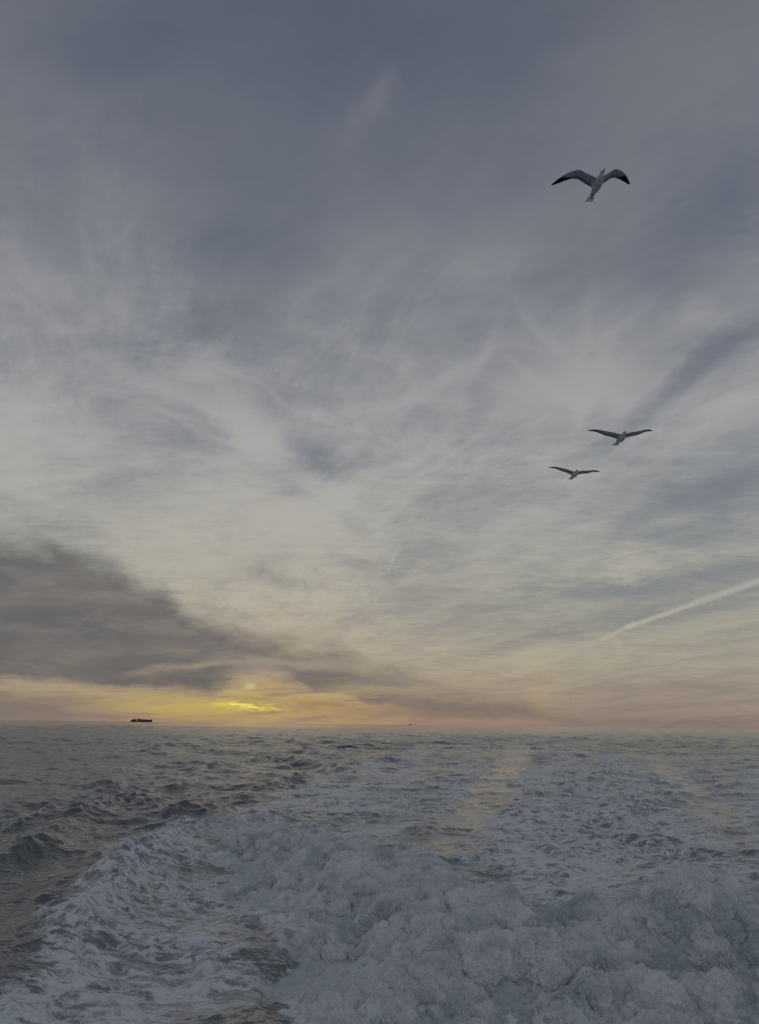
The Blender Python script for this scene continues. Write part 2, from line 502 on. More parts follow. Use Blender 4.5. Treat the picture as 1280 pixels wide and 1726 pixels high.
slick = band([(960, 1231), (890, 1250), (862, 1285), (830, 1330), (785, 1390), (735, 1440)], [9, 3.6, 2.4, 1.7, 1.4, 0.6])
slick2 = band([(1040, 1238), (1130, 1300), (1190, 1350), (1240, 1400), (1300, 1450)], [4, 2.0, 1.6, 1.5, 1.3])
slick3 = band([(700, 1252), (640, 1290), (590, 1330)], [2.5, 1.6, 1.0])
slick = np.clip(np.maximum(slick, slick2 * 0.75) , 0, 1)
slick *= 0.62 + 0.38 * ss(perlin(xn / 1.6, yn / 1.1, 14) + .6 * perlin(xn / .7, yn / .45, 15), -.35, .15)
core = band([(1010, 1275), (1000, 1330), (985, 1400), (960, 1460)], [6.0, 5.0, 4.2, 3.6]) * (1 - slick)   # churned middle of the propeller wash

# --- open-water waves
rs = np.random.RandomState(11)
ncomp = 84
lam = np.geomspace(0.42, 13.0, ncomp) * (1 + 0.04 * rs.randn(ncomp))
ang = rs.randn(ncomp) * 0.62 + R(-12) + np.where(rs.rand(ncomp) < 0.25, R(55), 0)
ph = rs.rand(ncomp) * 2 * np.pi
Z = np.zeros_like(X0); DX = np.zeros_like(X0); DY = np.zeros_like(X0)
lost = np.zeros_like(X0)
calm = np.ones_like(X0); cn = 1 - 0.86 * slick - 0.15 * turb * (1 - slick); calm[NI] = cn
gust = 1 + 0.5 * perlin(X0 / 37, Y0 / 22, 31) + 0.35 * perlin(X0 / 11, Y0 / 7, 32)
for i in range(ncomp):
    k = 2 * np.pi / lam[i]
    ak = 0.034 * (lam[i] / 3) ** 0.15 if lam[i] > 1.2 else 0.035
    if lam[i] > 7: ak *= 0.5
    a = ak / k
    fade = np.clip((lam[i] / SP - 0.35) / 0.9, 0, 1)
    lost += (1 - fade) * ak * ak / 2
    kx, ky = k * math.sin(ang[i]), k * math.cos(ang[i])
    p = kx * X0 + ky * Y0 + ph[i]
    amp = (a * fade * gust * calm).astype(f32)
    sp, cp = np.sin(p), np.cos(p)
    Z += amp * cp
    DX -= amp * sp * math.sin(ang[i]) * 0.95; DY -= amp * sp * math.cos(ang[i]) * 0.95
Z = Z.astype(f32)

ls = np.geomspace(12, 42, 22); la = rs.randn(22) * .5 + R(-20); lp = rs.rand(22) * 6.28
lw = (ss(R0, 60, 190) * (1 - 0.9 * ss(R0, 700, 2200))).astype(f32)
for L_, A_, p_ in zip(ls, la, lp):
    k = 2 * np.pi / L_
    Z += (0.021 / k * lw * gust * np.clip((L_ / SP - 0.7) / 1.0, 0, 1) * np.cos(k * math.sin(A_) * X0 + k * math.cos(A_) * Y0 + p_)).astype(f32)

# --- steep little waves thrown off by the hull: crest lines, height along them in metres
def crest(pts, w, seed, sharp=0.10, skew=1.6, dip=0.22):
    P2 = PP(*[(p[0], p[1]) for p in pts]); hs = [p[2] for p in pts]
    jx = perlin(xn / 1.7, yn / 1.7, seed) * 0.9 + perlin(xn / .6, yn / .6, seed + 1) * 0.22
    d, h, s_ = seg_dist(xn + jx * 0.8, yn + jx, P2, hs)
    ends = np.minimum(np.hypot(xn - P2[0][0], yn - P2[0][1]), np.hypot(xn - P2[-1][0], yn - P2[-1][1]))
    mod = 1 + 0.7 * perlin(xn / 1.6, yn / 1.6, seed + 2) + 0.35 * perlin(xn / .6, yn / .6, seed + 3)
    ww = np.where(s_ > 0, w * skew, w)
    e = sharp
    q = (np.sqrt(d * d + e * e) - e) / ww
    return h * mod * (np.exp(-q) - dip * np.exp(-((q - 2.3) / 1.1) ** 2)), d, s_


Zn = np.zeros_like(xn)
r1, d1, s1_ = crest([(-300, 1740, .3), (-20, 1692, .36), (60, 1640, .42), (130, 1566, .36), (190, 1506, .95), (236, 1452, .42), (300, 1415, .28), (380, 1394, .28), (450, 1384, .25)], 1.0, 40)
Zn += r1
cmask = np.exp(-(d1 / 1.6) ** 2)
for j, (pts, w) in enumerate([
    ([(-200, 1500, .3), (0, 1462, .42), (70, 1424, .45), (130, 1380, .5), (205, 1352, .55), (290, 1364, .35), (380, 1384, .18)], .75),
    ([(-60, 1418, .1), (60, 1385, .3), (140, 1362, .3)], .6),
    ([(100, 1352, .12), (200, 1335, .3), (330, 1326, .22), (390, 1322, .1)], .8),
    ([(290, 1308, .1), (390, 1290, .42), (452, 1283, .62), (520, 1290, .72), (585, 1302, .3), (620, 1310, .1)], 1.15),
    ([(360, 1272, .1), (440, 1268, .42), (510, 1270, .42), (560, 1276, .2)], 1.2),
    ([(400, 1350, .1), (470, 1326, .48), (530, 1308, .40), (580, 1306, .1)], .8),
    ([(280, 1290, .08), (340, 1284, .35), (390, 1283, .2)], 1.0),
    ([(560, 1268, .1), (620, 1258, .3), (680, 1250, .1)], 1.2),
    ([(420, 1256, .1), (480, 1251, .32), (540, 1252, .1)], 1.6),
    ([(220, 1384, .1), (300, 1374, .16), (350, 1376, .12), (400, 1368, .1)], .5),
    ([(-40, 1450, .2), (80, 1446, .3), (150, 1432, .1)], .45),
    ([(760, 1262, .1), (840, 1268, .12), (700, 1275, .1)], .8),
]):
    h_, dc_, _ = crest(pts, w, 50 + 5 * j); Zn += h_
    cmask = np.maximum(cmask, np.exp(-(dc_ / (w * 1.8)) ** 2))

# --- confused water of the wake
def ridged(x, y, seed, fr, oct_, gain=0.5, spc=None):
    out = np.zeros_like(x); a = 1.0; tot = 0
    for o in range(oct_):
        n = 1 - 2.2 * np.abs(perlin(x * fr, y * fr, seed + o))
        if spc is not None: n = n * np.clip((1 / fr) / spc / 2.0 - 0.6, 0, 1)
        out += a * n; tot += a; a *= gain; fr *= 2.03
    return out / tot


wx = perlin(xn / 2.2, yn / 2.2, 60); wy = perlin(xn / 2.2, yn / 2.2, 61)
rt = ridged(xn + wx, yn + wy, 62, 0.36, 5, 0.55, sn)
t_amp = turb * (1 - 0.8 * slick) * (0.17 + 0.15 * core) * (1 - 0.6 * plume)
Zn += rt * t_amp * np.clip(1.2 - rn / 260, 0.3, 1)
# cat's-paw lumps in the churned core
Zn += core * np.abs(perlin(xn / 1.3, yn / 1.3, 70)) * 0.35
# laced slope: small wrinkles
Zn += cmask * (1 - plume) * ridged(xn + wx, yn * 1.4 + wy, 120, 0.75, 5, 0.55, sn) * 0.09
rl = ridged(xn + wx * .6, yn + wy * .6, 80, 0.9, 4, 0.5, sn)
Zn += lace * (1 - plume) * rl * 0.085
Zn += lace * (1 - plume) * np.clip(1 - d1 / 2.2, 0, 1) * np.abs(perlin(xn / .55, yn / .55, 84)) * 0.30

# --- the boiling foam behind the propellers
mounds = [(400, 1440, 2.2, .50), (470, 1440, 2.0, .45), (520, 1500, 1.7, .70), (590, 1500, 1.5, .60), (640, 1560, 1.5, .75), (560, 1600, 1.3, .55), (520, 1680, 1.2, .45),
          (650, 1680, 1.0, .65), (730, 1530, 1.0, .45), (790, 1540, 1.0, .35), (870, 1570, 1.3, .70), (760, 1620, .9, .40), (850, 1690, 1.3, .60), (920, 1670, 1.0, .5), (720, 1480, 1.5, .25),
          (1000, 1575, 1.05, .80), (1100, 1540, 1.8, .70), (1200, 1550, 2.0, .65), (1090, 1620, .9, .5), (1190, 1640, 1.0, .85), (1270, 1640, 1.2, .8), (1260, 1520, 2.4, .4),
          (1230, 1725, .9, .6), (1050, 1700, .8, .4), (960, 1730, .8, .45), (760, 1730, .8, .5), (600, 1740, .9, .4), (1120, 1740, .8, .3)]
env = np.zeros_like(xn)
for (px, py, r_, h_) in mounds:
    g_ = G(px, py); env += h_ * np.exp(-((xn - g_[0]) ** 2 + (yn - g_[1]) ** 2) / (r_ * r_))
NPm = d_pl > -1.5
xi, yi, si = xn[NPm], yn[NPm], sn[NPm]
w1x = perlin(xi / 1.4, yi / 1.4, 90) * .55 + perlin(xi / .5, yi / .5, 92) * .16; w1y = perlin(xi / 1.4, yi / 1.4, 91) * .55 + perlin(xi / .5, yi / .5, 93) * .16
bil = np.zeros_like(xi)
def domes(x, y, fr, seed):
    """heaps like cauliflower heads: the highest of the round caps over a jittered grid"""
    x = x * fr + seed * 3.7 + 500; y = y * fr + seed * 7.1 + 500
    xi_ = np.floor(x).astype(np.int32); yi_ = np.floor(y).astype(np.int32)
    out = np.zeros_like(x)
    for ax in (-1, 0, 1):
        for ay in (-1, 0, 1):
            cx_ = xi_ + ax; cy_ = yi_ + ay
            h1 = _perm[_perm[cx_ & 255] + (cy_ & 255)]; h2 = _perm[h1 + 57]; h3 = _perm[h2 + 101]; h4 = _perm[h3 + 23]
            px_ = cx_ + .15 + .7 * h1 / 255.0; py_ = cy_ + .15 + .7 * h2 / 255.0
            rr_ = .62 + .45 * h3 / 255.0; hh = .45 + .55 * h4 / 255.0
            d2 = ((x - px_) ** 2 + (y - py_) ** 2) / (rr_ * rr_)
            out += np.exp(11.0 * hh * np.sqrt(np.clip(1 - d2, 0, 1)))
    return np.log(out) / 11.0 - .2


for fr, am in ((0.45, .70), (0.85, .95), (1.7, .30), (3.3, .08)):
    wq = 0.35 / fr
    dd_ = domes(xi + w1x * .6 + perlin(xi * fr * 1.7, yi * fr * 1.7, 5) * wq, yi + w1y * .6 + perlin(xi * fr * 1.7, yi * fr * 1.7, 6) * wq, fr, int(fr * 7))
    bil += am * (dd_ - .45) * np.clip((1 / fr) / si / 2.0 - 0.5, 0, 1)
for fr, am, kd in ((0.28, .5, 0), (3.4, .05, 2), (6.8, .05, 2), (13.5, .03, 2), (27, .02, 2)):
    n = perlin((xi + w1x) * fr, (yi + w1y) * fr, int(fr * 10))
    if kd == 0: q = n                                          # soft heaps
    elif kd == 1: q = np.sqrt(n * n + 0.006) * 1.5 - .28      # rounded lumps
    else: q = np.clip(1 - np.sqrt(n * n + 0.0004) * 2.6, 0, 1) ** 1.6 * .8 - .25       # ragged crests of splashing foam
    bil += am * q * np.clip((1 / fr) / si / 2.0 - 0.5, 0, 1)
bfull = np.zeros_like(xn); bfull[NPm] = bil
Zn += plume * plume_in * (0.02 + env * 0.95) + plume * (0.35 + 0.65 * plume_in) * bfull * (0.66 + 0.60 * np.clip(env, 0, 1))
Zn -= turb * 0.12 * ss(rn, 60, 20)
Z[NI] += Zn

#print('STAT plume z', np.percentile(Z[NI][plume > .9], [1, 10, 50, 90, 99]), 'tris', NR * NT * 2)
# foam cover: 0 none, 1 solid
fo = 0.0 * xn
patch = perlin(xn / 4.5, yn / 6.5, 100) + 0.6 * perlin(xn / 1.9, yn / 2.6, 101)
fo = turb * (0.25 - 0.14 * ss(rn, 30, 160) + patch * 0.30 + 0.10 * core + 0.06 * ss(d_pl, -3.0, 0)) * (1 - 0.85 * slick)
ridge_f = np.exp(-(d1 / 1.5) ** 2)
gapstrip = np.exp(-((d_pl + 1.1) / 0.9) ** 2) * ss(yn, 34, 24)
fl = lace * (0.33 + 0.16 * ridge_f + patch * 0.36 - 0.04 * gapstrip)
fo = np.maximum(fo, fl)
bn = np.zeros_like(xn); bn[NPm] = (bil - bil[plume[NPm] > .5].mean()) / bil[plume[NPm] > .5].std()
fo = np.maximum(fo, plume * np.clip(0.80 + 0.17 * bn + 0.10 * patch, 0.42, 1.0))      # lower in the hollows: thinner foam there, and their shade put into the colour
foam = np.zeros_like(X0); foam[NI] = np.clip(fo, 0, 1)
plm = np.zeros_like(X0); plm[NI] = plume

verts = np.empty((NR * NT, 3), f32)
verts[:, 0] = X0 + DX; verts[:, 1] = Y0 + DY; verts[:, 2] = Z
edge = ss(R0, 8.0, 12.0); verts[:, 2] *= edge
# swelling foam leans outward from its lumps so the tops overhang a little
ZZ = verts[:, 2].reshape(NR, NT)
gr = np.gradient(ZZ, axis=0) / dr[:, None]
gt = np.gradient(ZZ, axis=1) / (rr[:, None] * np.gradient(th)[None, :])
lean = (plm.reshape(NR, NT) * 0.015)
gr = np.clip(gr, -1.6, 1.6); gt = np.clip(gt, -1.6, 1.6)
ur = -gr * lean; ut = -gt * lean
verts[:, 0] += (ur * np.sin(tg) + ut * np.cos(tg)).ravel().astype(f32)
verts[:, 1] += (ur * np.cos(tg) - ut * np.sin(tg)).ravel().astype(f32)

ii, jj = np.meshgrid(np.arange(NR - 1), np.arange(NT), indexing='ij')
a_ = (ii * NT + jj); b_ = (ii * NT + (jj + 1) % NT); c_ = ((ii + 1) * NT + (jj + 1) % NT); d_ = ((ii + 1) * NT + jj)
faces = np.stack([a_, b_, c_, d_], -1).reshape(-1, 4).astype(np.int32)[:, ::-1]
rough_v = np.clip(np.sqrt(np.sqrt(2 * lost) * 0.20), 0, 0.11).astype(f32)


def grid_mesh(name, fsel, mat):
    used = np.unique(fsel); remap = np.zeros(len(verts), np.int32); remap[used] = np.arange(len(used))
    me = bpy.data.meshes.new(name)
    me.vertices.add(len(used)); me.vertices.foreach_set('co', verts[used].ravel())
    nf = len(fsel)
    me.loops.add(nf * 4); me.loops.foreach_set('vertex_index', remap[fsel].ravel())
    me.polygons.add(nf); me.polygons.foreach_set('loop_start', np.arange(0, nf * 4, 4, dtype=np.int32))
    me.polygons.foreach_set('use_smooth', np.ones(nf, bool))
    for an, arr in (('foam', foam), ('plume', plm), ('chop', rough_v), ('calm', calm)):
        at = me.attributes.new(an, 'FLOAT', 'POINT'); at.data.foreach_set('value', arr[used].astype(f32))
    me.update(); me.validate()
    me.materials.append(mat)
    o = bpy.data.objects.new(name, me); COL.objects.link(o)
    return o


# ------------------------------------------------------------------ sea water with foam
m_sea, t_, o_ = new_mat('sea_water')
co = X(t_.nodes.new('ShaderNodeTexCoord').outputs['Object'])
cx, cy, cz = sep(co)
flat = co
a_foam, a_plume, a_chop, a_calm = attr('foam'), attr('plume'), attr('chop'), attr('calm')
wrp = vop('SUBTRACT', noise(flat, 0.9, 3, 0.5, color=True), (0.5, 0.5, 0.5))
fw = vop('ADD', flat, vop('SCALE', wrp, 1.1))
wrp2 = vop('SUBTRACT', noise(flat, 4.0, 2, 0.5, color=True), (0.5, 0.5, 0.5))
fw2 = vop('ADD', fw, vop('SCALE', wrp2, 0.16))
def ridge(n): return X.m('POWER', clampx(1.0 - X.m('ABSOLUTE', n - 0.5) * 7.0), 1.4)
fwl = mapping(fw2, (0, 0, 0), 8, (1.7, 0.9, 1.0))
ra = ridge(noise(fwl, 1.3, 2, 0.55))
rb = ridge(noise(fwl, 3.6, 2, 0.55))
rc = ridge(noise(fw2, 9.5, 3, 0.6))
fbm = noise(fw, 2.2, 8, 0.68)
lacy = ra * 0.46 + rb * 0.36 + rc * 0.14
dens = lacy + (fbm - 0.5) * 0.7
fm = sstep(dens + a_foam * 0.95, 0.52, 1.02)
fm = clampx(fm * sstep(a_foam, 0.02, 0.22))
fm = X.m('MAXIMUM', fm, sstep(a_plume, 0.55, 0.95))
# foam: bubbly white, a little blue-green where it is thin
film = noise(co, 6.0, 8, 0.7)
foamc = ramp(film, [(0.25, (0.72, 0.76, 0.78, 1)), (0.5, (0.86, 0.88, 0.90, 1)), (0.7, (0.93, 0.94, 0.95, 1))])
b_f = noise(co, 26.0, 6, 0.72)
b_g = noise(co, 7.0, 5, 0.65, 0.6)
fbump = bump(b_f * 0.35 + b_g * 0.8 + lacy * (1.0 - a_plume), 0.035, 1.0)
foamc = mixc(sstep(a_foam, 1.0, 0.55) * a_plume * 0.8, foamc, (0.62, 0.66, 0.67, 1))  # hollows of the boil coloured darker: thin foam plus painted shade
pf = princ(Base_Color=foamc, Roughness=0.85, Normal=fbump)
pf.inputs['Specular IOR Level'].default_value = 0.25
pf.inputs['Sheen Weight'].default_value = 0.2; pf.inputs['Sheen Roughness'].default_value = 0.45
# water: dark grey green, wind ripples
rp = noise(mapping(fw2, (0, 0, 0), 8, (1.7, 0.75, 1)), 5.5, 4, 0.50, 0.3)
rp2 = noise(mapping(flat, (3, 0, 0), -14, (1.6, 0.8, 1)), 1.6, 3, 0.55, 0.5)
wb_ = bump((rp * 0.55 + rp2 * 1.0) * a_calm, 0.10, 1.0)
# slopes of the waves too small for the mesh far out
sl = vop('SUBTRACT', noise(mapping(flat, (7, 3, 0), 10, (0.55, 0.07, 1)), 0.30, 8, 0.84, color=True), (0.5, 0.5, 0.5))
slv = vop('MULTIPLY', sl, (0.32, 0.62, 0.0))
farw = sstep(a_chop, 0.02, 0.12)
wb_ = vop('NORMALIZE', vop('ADD', wb_, vop('SCALE', slv, farw * a_calm)), None)
aer = sstep(a_foam, 0.0, 0.34)                     # air in the water turns it milky green-grey
wcol = mixc(aer, (0.078, 0.088, 0.085, 1), (0.19, 0.22, 0.222, 1))
pw = princ(Base_Color=wcol, Roughness=X.m('MAXIMUM', a_chop, 0.06), IOR=2.0, Normal=wb_)
mx = t_.nodes.new('ShaderNodeMixShader'); X.put(mx.inputs[0], fm)
t_.links.new(pw.outputs[0], mx.inputs[1]); t_.links.new(pf.outputs[0], mx.inputs[2]); t_.links.new(mx.outputs[0], o_.inputs[0])

fpl = (plm[faces].mean(axis=1) > 0.5)
sea = grid_mesh('sea', faces[~fpl], m_sea)
sea['kind'] = 'structure'
boil = grid_mesh('wake_foam', faces[fpl], m_sea)
boil['kind'] = 'stuff'; boil['label'] = 'boiling white propeller foam heaped up behind the boat in the foreground'; boil['category'] = 'foam'

# ------------------------------------------------------------------ spray: drops thrown up by the foam
m_drop, t_, o_ = new_mat('spray_drop')
p = princ(Base_Color=(0.90, 0.92, 0.93, 1), Roughness=0.3, IOR=1.33)
t_.links.new(p.outputs[0], o_.inputs[0])
tet = np.array([(1, 1, 1), (-1, -1, 1), (-1, 1, -1), (1, -1, -1)], f32) / 1.73
tetf = np.array([(0, 2, 1), (0, 1, 3), (0, 3, 2), (1, 2, 3)], np.int32)


def blobs(name, pos, rad, label):
    n = len(pos)
    sc = rad[:, None, None] * (0.7 + 0.6 * rs.rand(n, 1, 3))
    rot_ = rs.permutation(4)
    v = (tet[None] * sc * 1.25 + pos[:, None, :]).reshape(-1, 3).astype(f32)
    f = (tetf[None] + (np.arange(n, dtype=np.int32) * 4)[:, None, None]).reshape(-1, 3)
    me = bpy.data.meshes.new(name); me.vertices.add(len(v)); me.vertices.foreach_set('co', v.ravel())
    me.loops.add(f.size); me.loops.foreach_set('vertex_index', f.ravel())
    me.polygons.add(len(f)); me.polygons.foreach_set('loop_start', np.arange(0, f.size, 3, dtype=np.int32))
    me.polygons.foreach_set('use_smooth', np.ones(len(f), bool))
    me.update(); me.materials.append(m_drop)
    o = bpy.data.objects.new(name, me); COL.objects.link(o)
    o['kind'] = 'stuff'; o['label'] = label; o['category'] = 'spray'
    return o


vz = verts[:, 2]
lapl = np.zeros_like(ZZ)
K = 6
lapl[K:-K, K:-K] = ZZ[K:-K, K:-K] - 0.25 * (ZZ[2 * K:, K:-K] + ZZ[:-2 * K, K:-K] + ZZ[K:-K, 2 * K:] + ZZ[K:-K, :-2 * K])
crestness = np.clip(lapl.ravel() / 0.10, 0, 1)
vis = (np.abs(tg.ravel()) < R(29)) & (R0 > 13) & (R0 < 48)
area = (rr[:, None] * dr[:, None] * np.gradient(th)[None, :]).ravel()
prob = plm * (0.03 + crestness ** 1.5) * vis * area
fr1 = np.zeros_like(prob); fr1[NI] = lace * ridge_f * 0.5
prob += fr1 * (0.02 + crestness ** 1.5) * vis * area * 0.35
prob /= prob.sum()
nd = 130000
idx = rs.choice(len(prob), nd, p=prob)
pos = verts[idx] + np.stack([rs.randn(nd) * .035, rs.randn(nd) * .035, np.minimum(rs.exponential(0.085, nd), .55) - 0.004], 1)
rad = np.clip(0.0078 * np.exp(rs.randn(nd) * 0.50), 0.003, 0.026)
A = [pos]; B = [rad]
# strings of drops flung from the crests
na = 1600
ci = rs.choice(len(prob), na, p=prob)
for c0 in ci:
    n = rs.randint(8, 26); t = np.linspace(0, 1, n) * rs.uniform(.08, .26)
    v0 = np.array([rs.randn() * .8, rs.randn() * .8, rs.uniform(1.0, 2.6)])
    q_ = verts[c0] + t[:, None] * v0 + np.stack([0 * t, 0 * t, -4.9 * t * t], 1) + rs.randn(n, 3) * .008
    A.append(q_); B.append(np.clip(0.009 * np.exp(rs.randn(n) * .35) * (1.1 - t / t.max() * .5), .004, .018))
blobs('spray', np.concatenate(A), np.concatenate(B), 'fine drops of white spray thrown up above the propeller foam')


# ------------------------------------------------------------------ froth: bursting puffs of foam heaped on the boil, each a ragged ball with its own overhangs
m_froth, t_, o_ = new_mat('froth')
co = X(t_.nodes.new('ShaderNodeTexCoord').outputs['Object'])
n1 = noise(co, 2.2, 6, 0.7); n2 = noise(co, 9.0, 5, 0.7)
oi_ = noise(X(t_.nodes.new('ShaderNodeNewGeometry').outputs['Position']), 0.75, 4, 0.6)      # soft dark patches tinted in for the shaded hollows of the boil
foam_tone = sstep(oi_, 0.36, 0.54)
p = princ(Base_Color=mixc(1.0, mixc(foam_tone, (0.68, 0.73, 0.755, 1), (1, 1, 1, 1)), ramp(n1, [(0.3, (0.88, 0.89, 0.90, 1)), (0.6, (0.96, 0.96, 0.96, 1))]), 'MULTIPLY'), Roughness=0.8, Normal=bump(n2, 0.015))
p.inputs['Specular IOR Level'].default_value = 0.3; p.inputs['Sheen Weight'].default_value = 0.2; p.inputs['Sheen Roughness'].default_value = 0.45
tr = t_.nodes.new('ShaderNodeBsdfTranslucent'); tr.inputs[0].default_value = (0.85, 0.9, 0.92, 1)
ms = t_.nodes.new('ShaderNodeMixShader'); ms.inputs[0].default_value = 0.06
t_.links.new(p.outputs[0], ms.inputs[1]); t_.links.new(tr.outputs[0], ms.inputs[2]); t_.links.new(ms.outputs[0], o_.inputs[0])

okp = (plm > .85) & (np.abs(tg.ravel()) < R(29.4)) & (R0 > 12.2) & (R0 < 50)
hsc = np.clip((verts[:, 2] + .1) / .8, 0.05, 1.3)
pr2 = okp * area * np.maximum(hsc, 0.34) ** 1.3
pr2 /= pr2.sum()
npf = 8500
pid = rs.choice(len(pr2), npf, p=pr2)
prad = np.clip(0.125 * np.exp(rs.randn(npf) * 0.55), 0.03, 0.38) * (0.6 + 0.5 * np.clip(hsc[pid], 0, 1))
ppos = verts[pid] + np.stack([rs.randn(npf) * .02, rs.randn(npf) * .02, -prad * rs.uniform(.5, 1.0, npf)], 1)
me = bpy.data.meshes.new('froth'); me.vertices.add(npf); me.vertices.foreach_set('co', ppos.astype(f32).ravel())
at = me.attributes.new('radius_m', 'FLOAT', 'POINT'); at.data.foreach_set('value', prad.astype(f32))
at = me.attributes.new('turn', 'FLOAT_VECTOR', 'POINT'); at.data.foreach_set('vector', np.stack([rs.randn(npf) * .5, rs.randn(npf) * .5, rs.rand(npf) * 6.28], 1).astype(f32).ravel())
me.update()
froth = bpy.data.objects.new('froth', me); COL.objects.link(froth)
froth['kind'] = 'stuff'; froth['label'] = 'rounded puffs of white froth bursting out of the churned wake'; froth['category'] = 'foam'
ng = bpy.data.node_groups.new('froth_puffs', 'GeometryNodeTree')
ng.interface.new_socket('Geometry', in_out='INPUT', socket_type='NodeSocketGeometry')
ng.interface.new_socket('Geometry', in_out='OUTPUT', socket_type='NodeSocketGeometry')
N_ = ng.nodes.new; L_ = ng.links.new
gi, go = N_('NodeGroupInput'), N_('NodeGroupOutput')
join = N_('GeometryNodeJoinGeometry')
for v_ in range(6):
    ico = N_('GeometryNodeMeshIcoSphere'); ico.inputs['Radius'].default_value = 1.0; ico.inputs['Subdivisions'].default_value = 6
    posn = N_('GeometryNodeInputPosition')
    ad = N_('ShaderNodeVectorMath'); ad.operation = 'ADD'; L_(posn.outputs[0], ad.inputs[0]); ad.inputs[1].default_value = (v_ * 7.3, v_ * 3.1, 1.7)
    tot = None
    for (sc_, am_, kind_) in ((0.9, 1.3, 'soft'), (1.5, 0.65, 'lump'), (3.2, 0.50, 'lump'), (7.0, 0.18, 'lump'), (11.0, 0.10, 'spike'), (22.0, 0.04, 'spike')):
        nz = N_('ShaderNodeTexNoise'); nz.inputs['Scale'].default_value = sc_; nz.inputs['Detail'].default_value = 1.0; nz.inputs['Distortion'].default_value = 0.25
        L_(ad.outputs[0], nz.inputs['Vector'])
        m1 = N_('ShaderNodeMath'); m1.operation = 'SUBTRACT'; L_(nz.outputs[0], m1.inputs[0]); m1.inputs[1].default_value = 0.5
        cur = m1
        if kind_ != 'soft':
            m2 = N_('ShaderNodeMath'); m2.operation = 'ABSOLUTE'; L_(m1.outputs[0], m2.inputs[0]); cur = m2
        if kind_ == 'spike':      # thin ragged crests
            m3 = N_('ShaderNodeMath'); m3.operation = 'MULTIPLY_ADD'; L_(cur.outputs[0], m3.inputs[0]); m3.inputs[1].default_value = -6.0; m3.inputs[2].default_value = 1.0; m3.use_clamp = True
            m4 = N_('ShaderNodeMath'); m4.operation = 'POWER'; L_(m3.outputs[0], m4.inputs[0]); m4.inputs[1].default_value = 1.5; cur = m4
        m5 = N_('ShaderNodeMath'); m5.operation = 'MULTIPLY_ADD'; L_(cur.outputs[0], m5.inputs[0]); m5.inputs[1].default_value = am_
        if tot is None: m5.inputs[2].default_value = 0.0
        else: L_(tot.outputs[0], m5.inputs[2])
        tot = m5
    nrm_ = N_('GeometryNodeInputNormal')
    scv = N_('ShaderNodeVectorMath'); scv.operation = 'SCALE'; L_(nrm_.outputs[0], scv.inputs[0]); L_(tot.outputs[0], scv.inputs[3])
    sp_ = N_('GeometryNodeSetPosition'); L_(ico.outputs[0], sp_.inputs['Geometry']); L_(scv.outputs[0], sp_.inputs['Offset'])
    smo = N_('GeometryNodeSetShadeSmooth'); L_(sp_.outputs[0], smo.inputs[0])
    mt = N_('GeometryNodeSetMaterial'); L_(smo.outputs[0], mt.inputs[0]); mt.inputs['Material'].default_value = m_froth
    g2i = N_('GeometryNodeGeometryToInstance'); L_(mt.outputs[0], g2i.inputs[0]); L_(g2i.outputs[0], join.inputs[0])
ra_ = N_('GeometryNodeInputNamedAttribute'); ra_.data_type = 'FLOAT'; ra_.inputs[0].default_value = 'radius_m'
ta_ = N_('GeometryNodeInputNamedAttribute'); ta_.data_type = 'FLOAT_VECTOR'; ta_.inputs[0].default_value = 'turn'
vs_ = N_('ShaderNodeVectorMath'); vs_.operation = 'SCALE'; vs_.inputs[0].default_value = (1.0, 1.0, 0.85); L_(ra_.outputs[0], vs_.inputs[3])
iop = N_('GeometryNodeInstanceOnPoints'); L_(gi.outputs[0], iop.inputs['Points']); L_(join.outputs[0], iop.inputs['Instance']); iop.inputs['Pick Instance'].default_value = True
e2r = N_('FunctionNodeEulerToRotation'); L_(ta_.outputs[0], e2r.inputs[0]); L_(e2r.outputs[0], iop.inputs['Rotation'])
L_(vs_.outputs[0], iop.inputs['Scale']); L_(iop.outputs[0], go.inputs[0])
md = froth.modifiers.new('puffs', 'NODES'); md.node_group = ng

# ------------------------------------------------------------------ gulls
m_bill = simple_mat('gull_bill', (0.30, 0.20, 0.04, 1), 0.45, 0.2, 40)
m_eye = simple_mat('gull_eye', (0.012, 0.011, 0.010, 1), 0.2, 0.1, 10)
m_foot = simple_mat('gull_foot', (0.05, 0.035, 0.035, 1), 0.6, 0.2, 60)
m_gull, t_, o_ = new_mat('gull_feather')
at_ = t_.nodes.new('ShaderNodeAttribute'); at_.attribute_name = 'plumage'
co = X(t_.nodes.new('ShaderNodeTexCoord').outputs['Object'])
fn = noise(mapping(co, (0, 0, 0), 0, (3, 0.6, 1), 'POINT'), 45, 4, 0.6)
gc = mixc(1.0, X(at_.outputs['Color']), mixc(fn, (0.80, 0.80, 0.80, 1), (1.1, 1.1, 1.1, 1)), 'MULTIPLY')
p = princ(Base_Color=gc, Roughness=0.8, Normal=bump(fn, 0.002)); p.inputs['Specular IOR Level'].default_value = 0.2
tl = t_.nodes.new('ShaderNodeBsdfTranslucent'); gm = t_.nodes.new('ShaderNodeGamma'); gm.inputs[1].default_value = 0.5; X.put(gm.inputs[0], gc); X.put(tl.inputs[0], X(gm.outputs[0]))
ms = t_.nodes.new('ShaderNodeMixShader'); ms.inputs[0].default_value = 0.5
t_.links.new(p.outputs[0], ms.inputs[1]); t_.links.new(tl.outputs[0], ms.inputs[2]); t_.links.new(ms.outputs[0], o_.inputs[0])


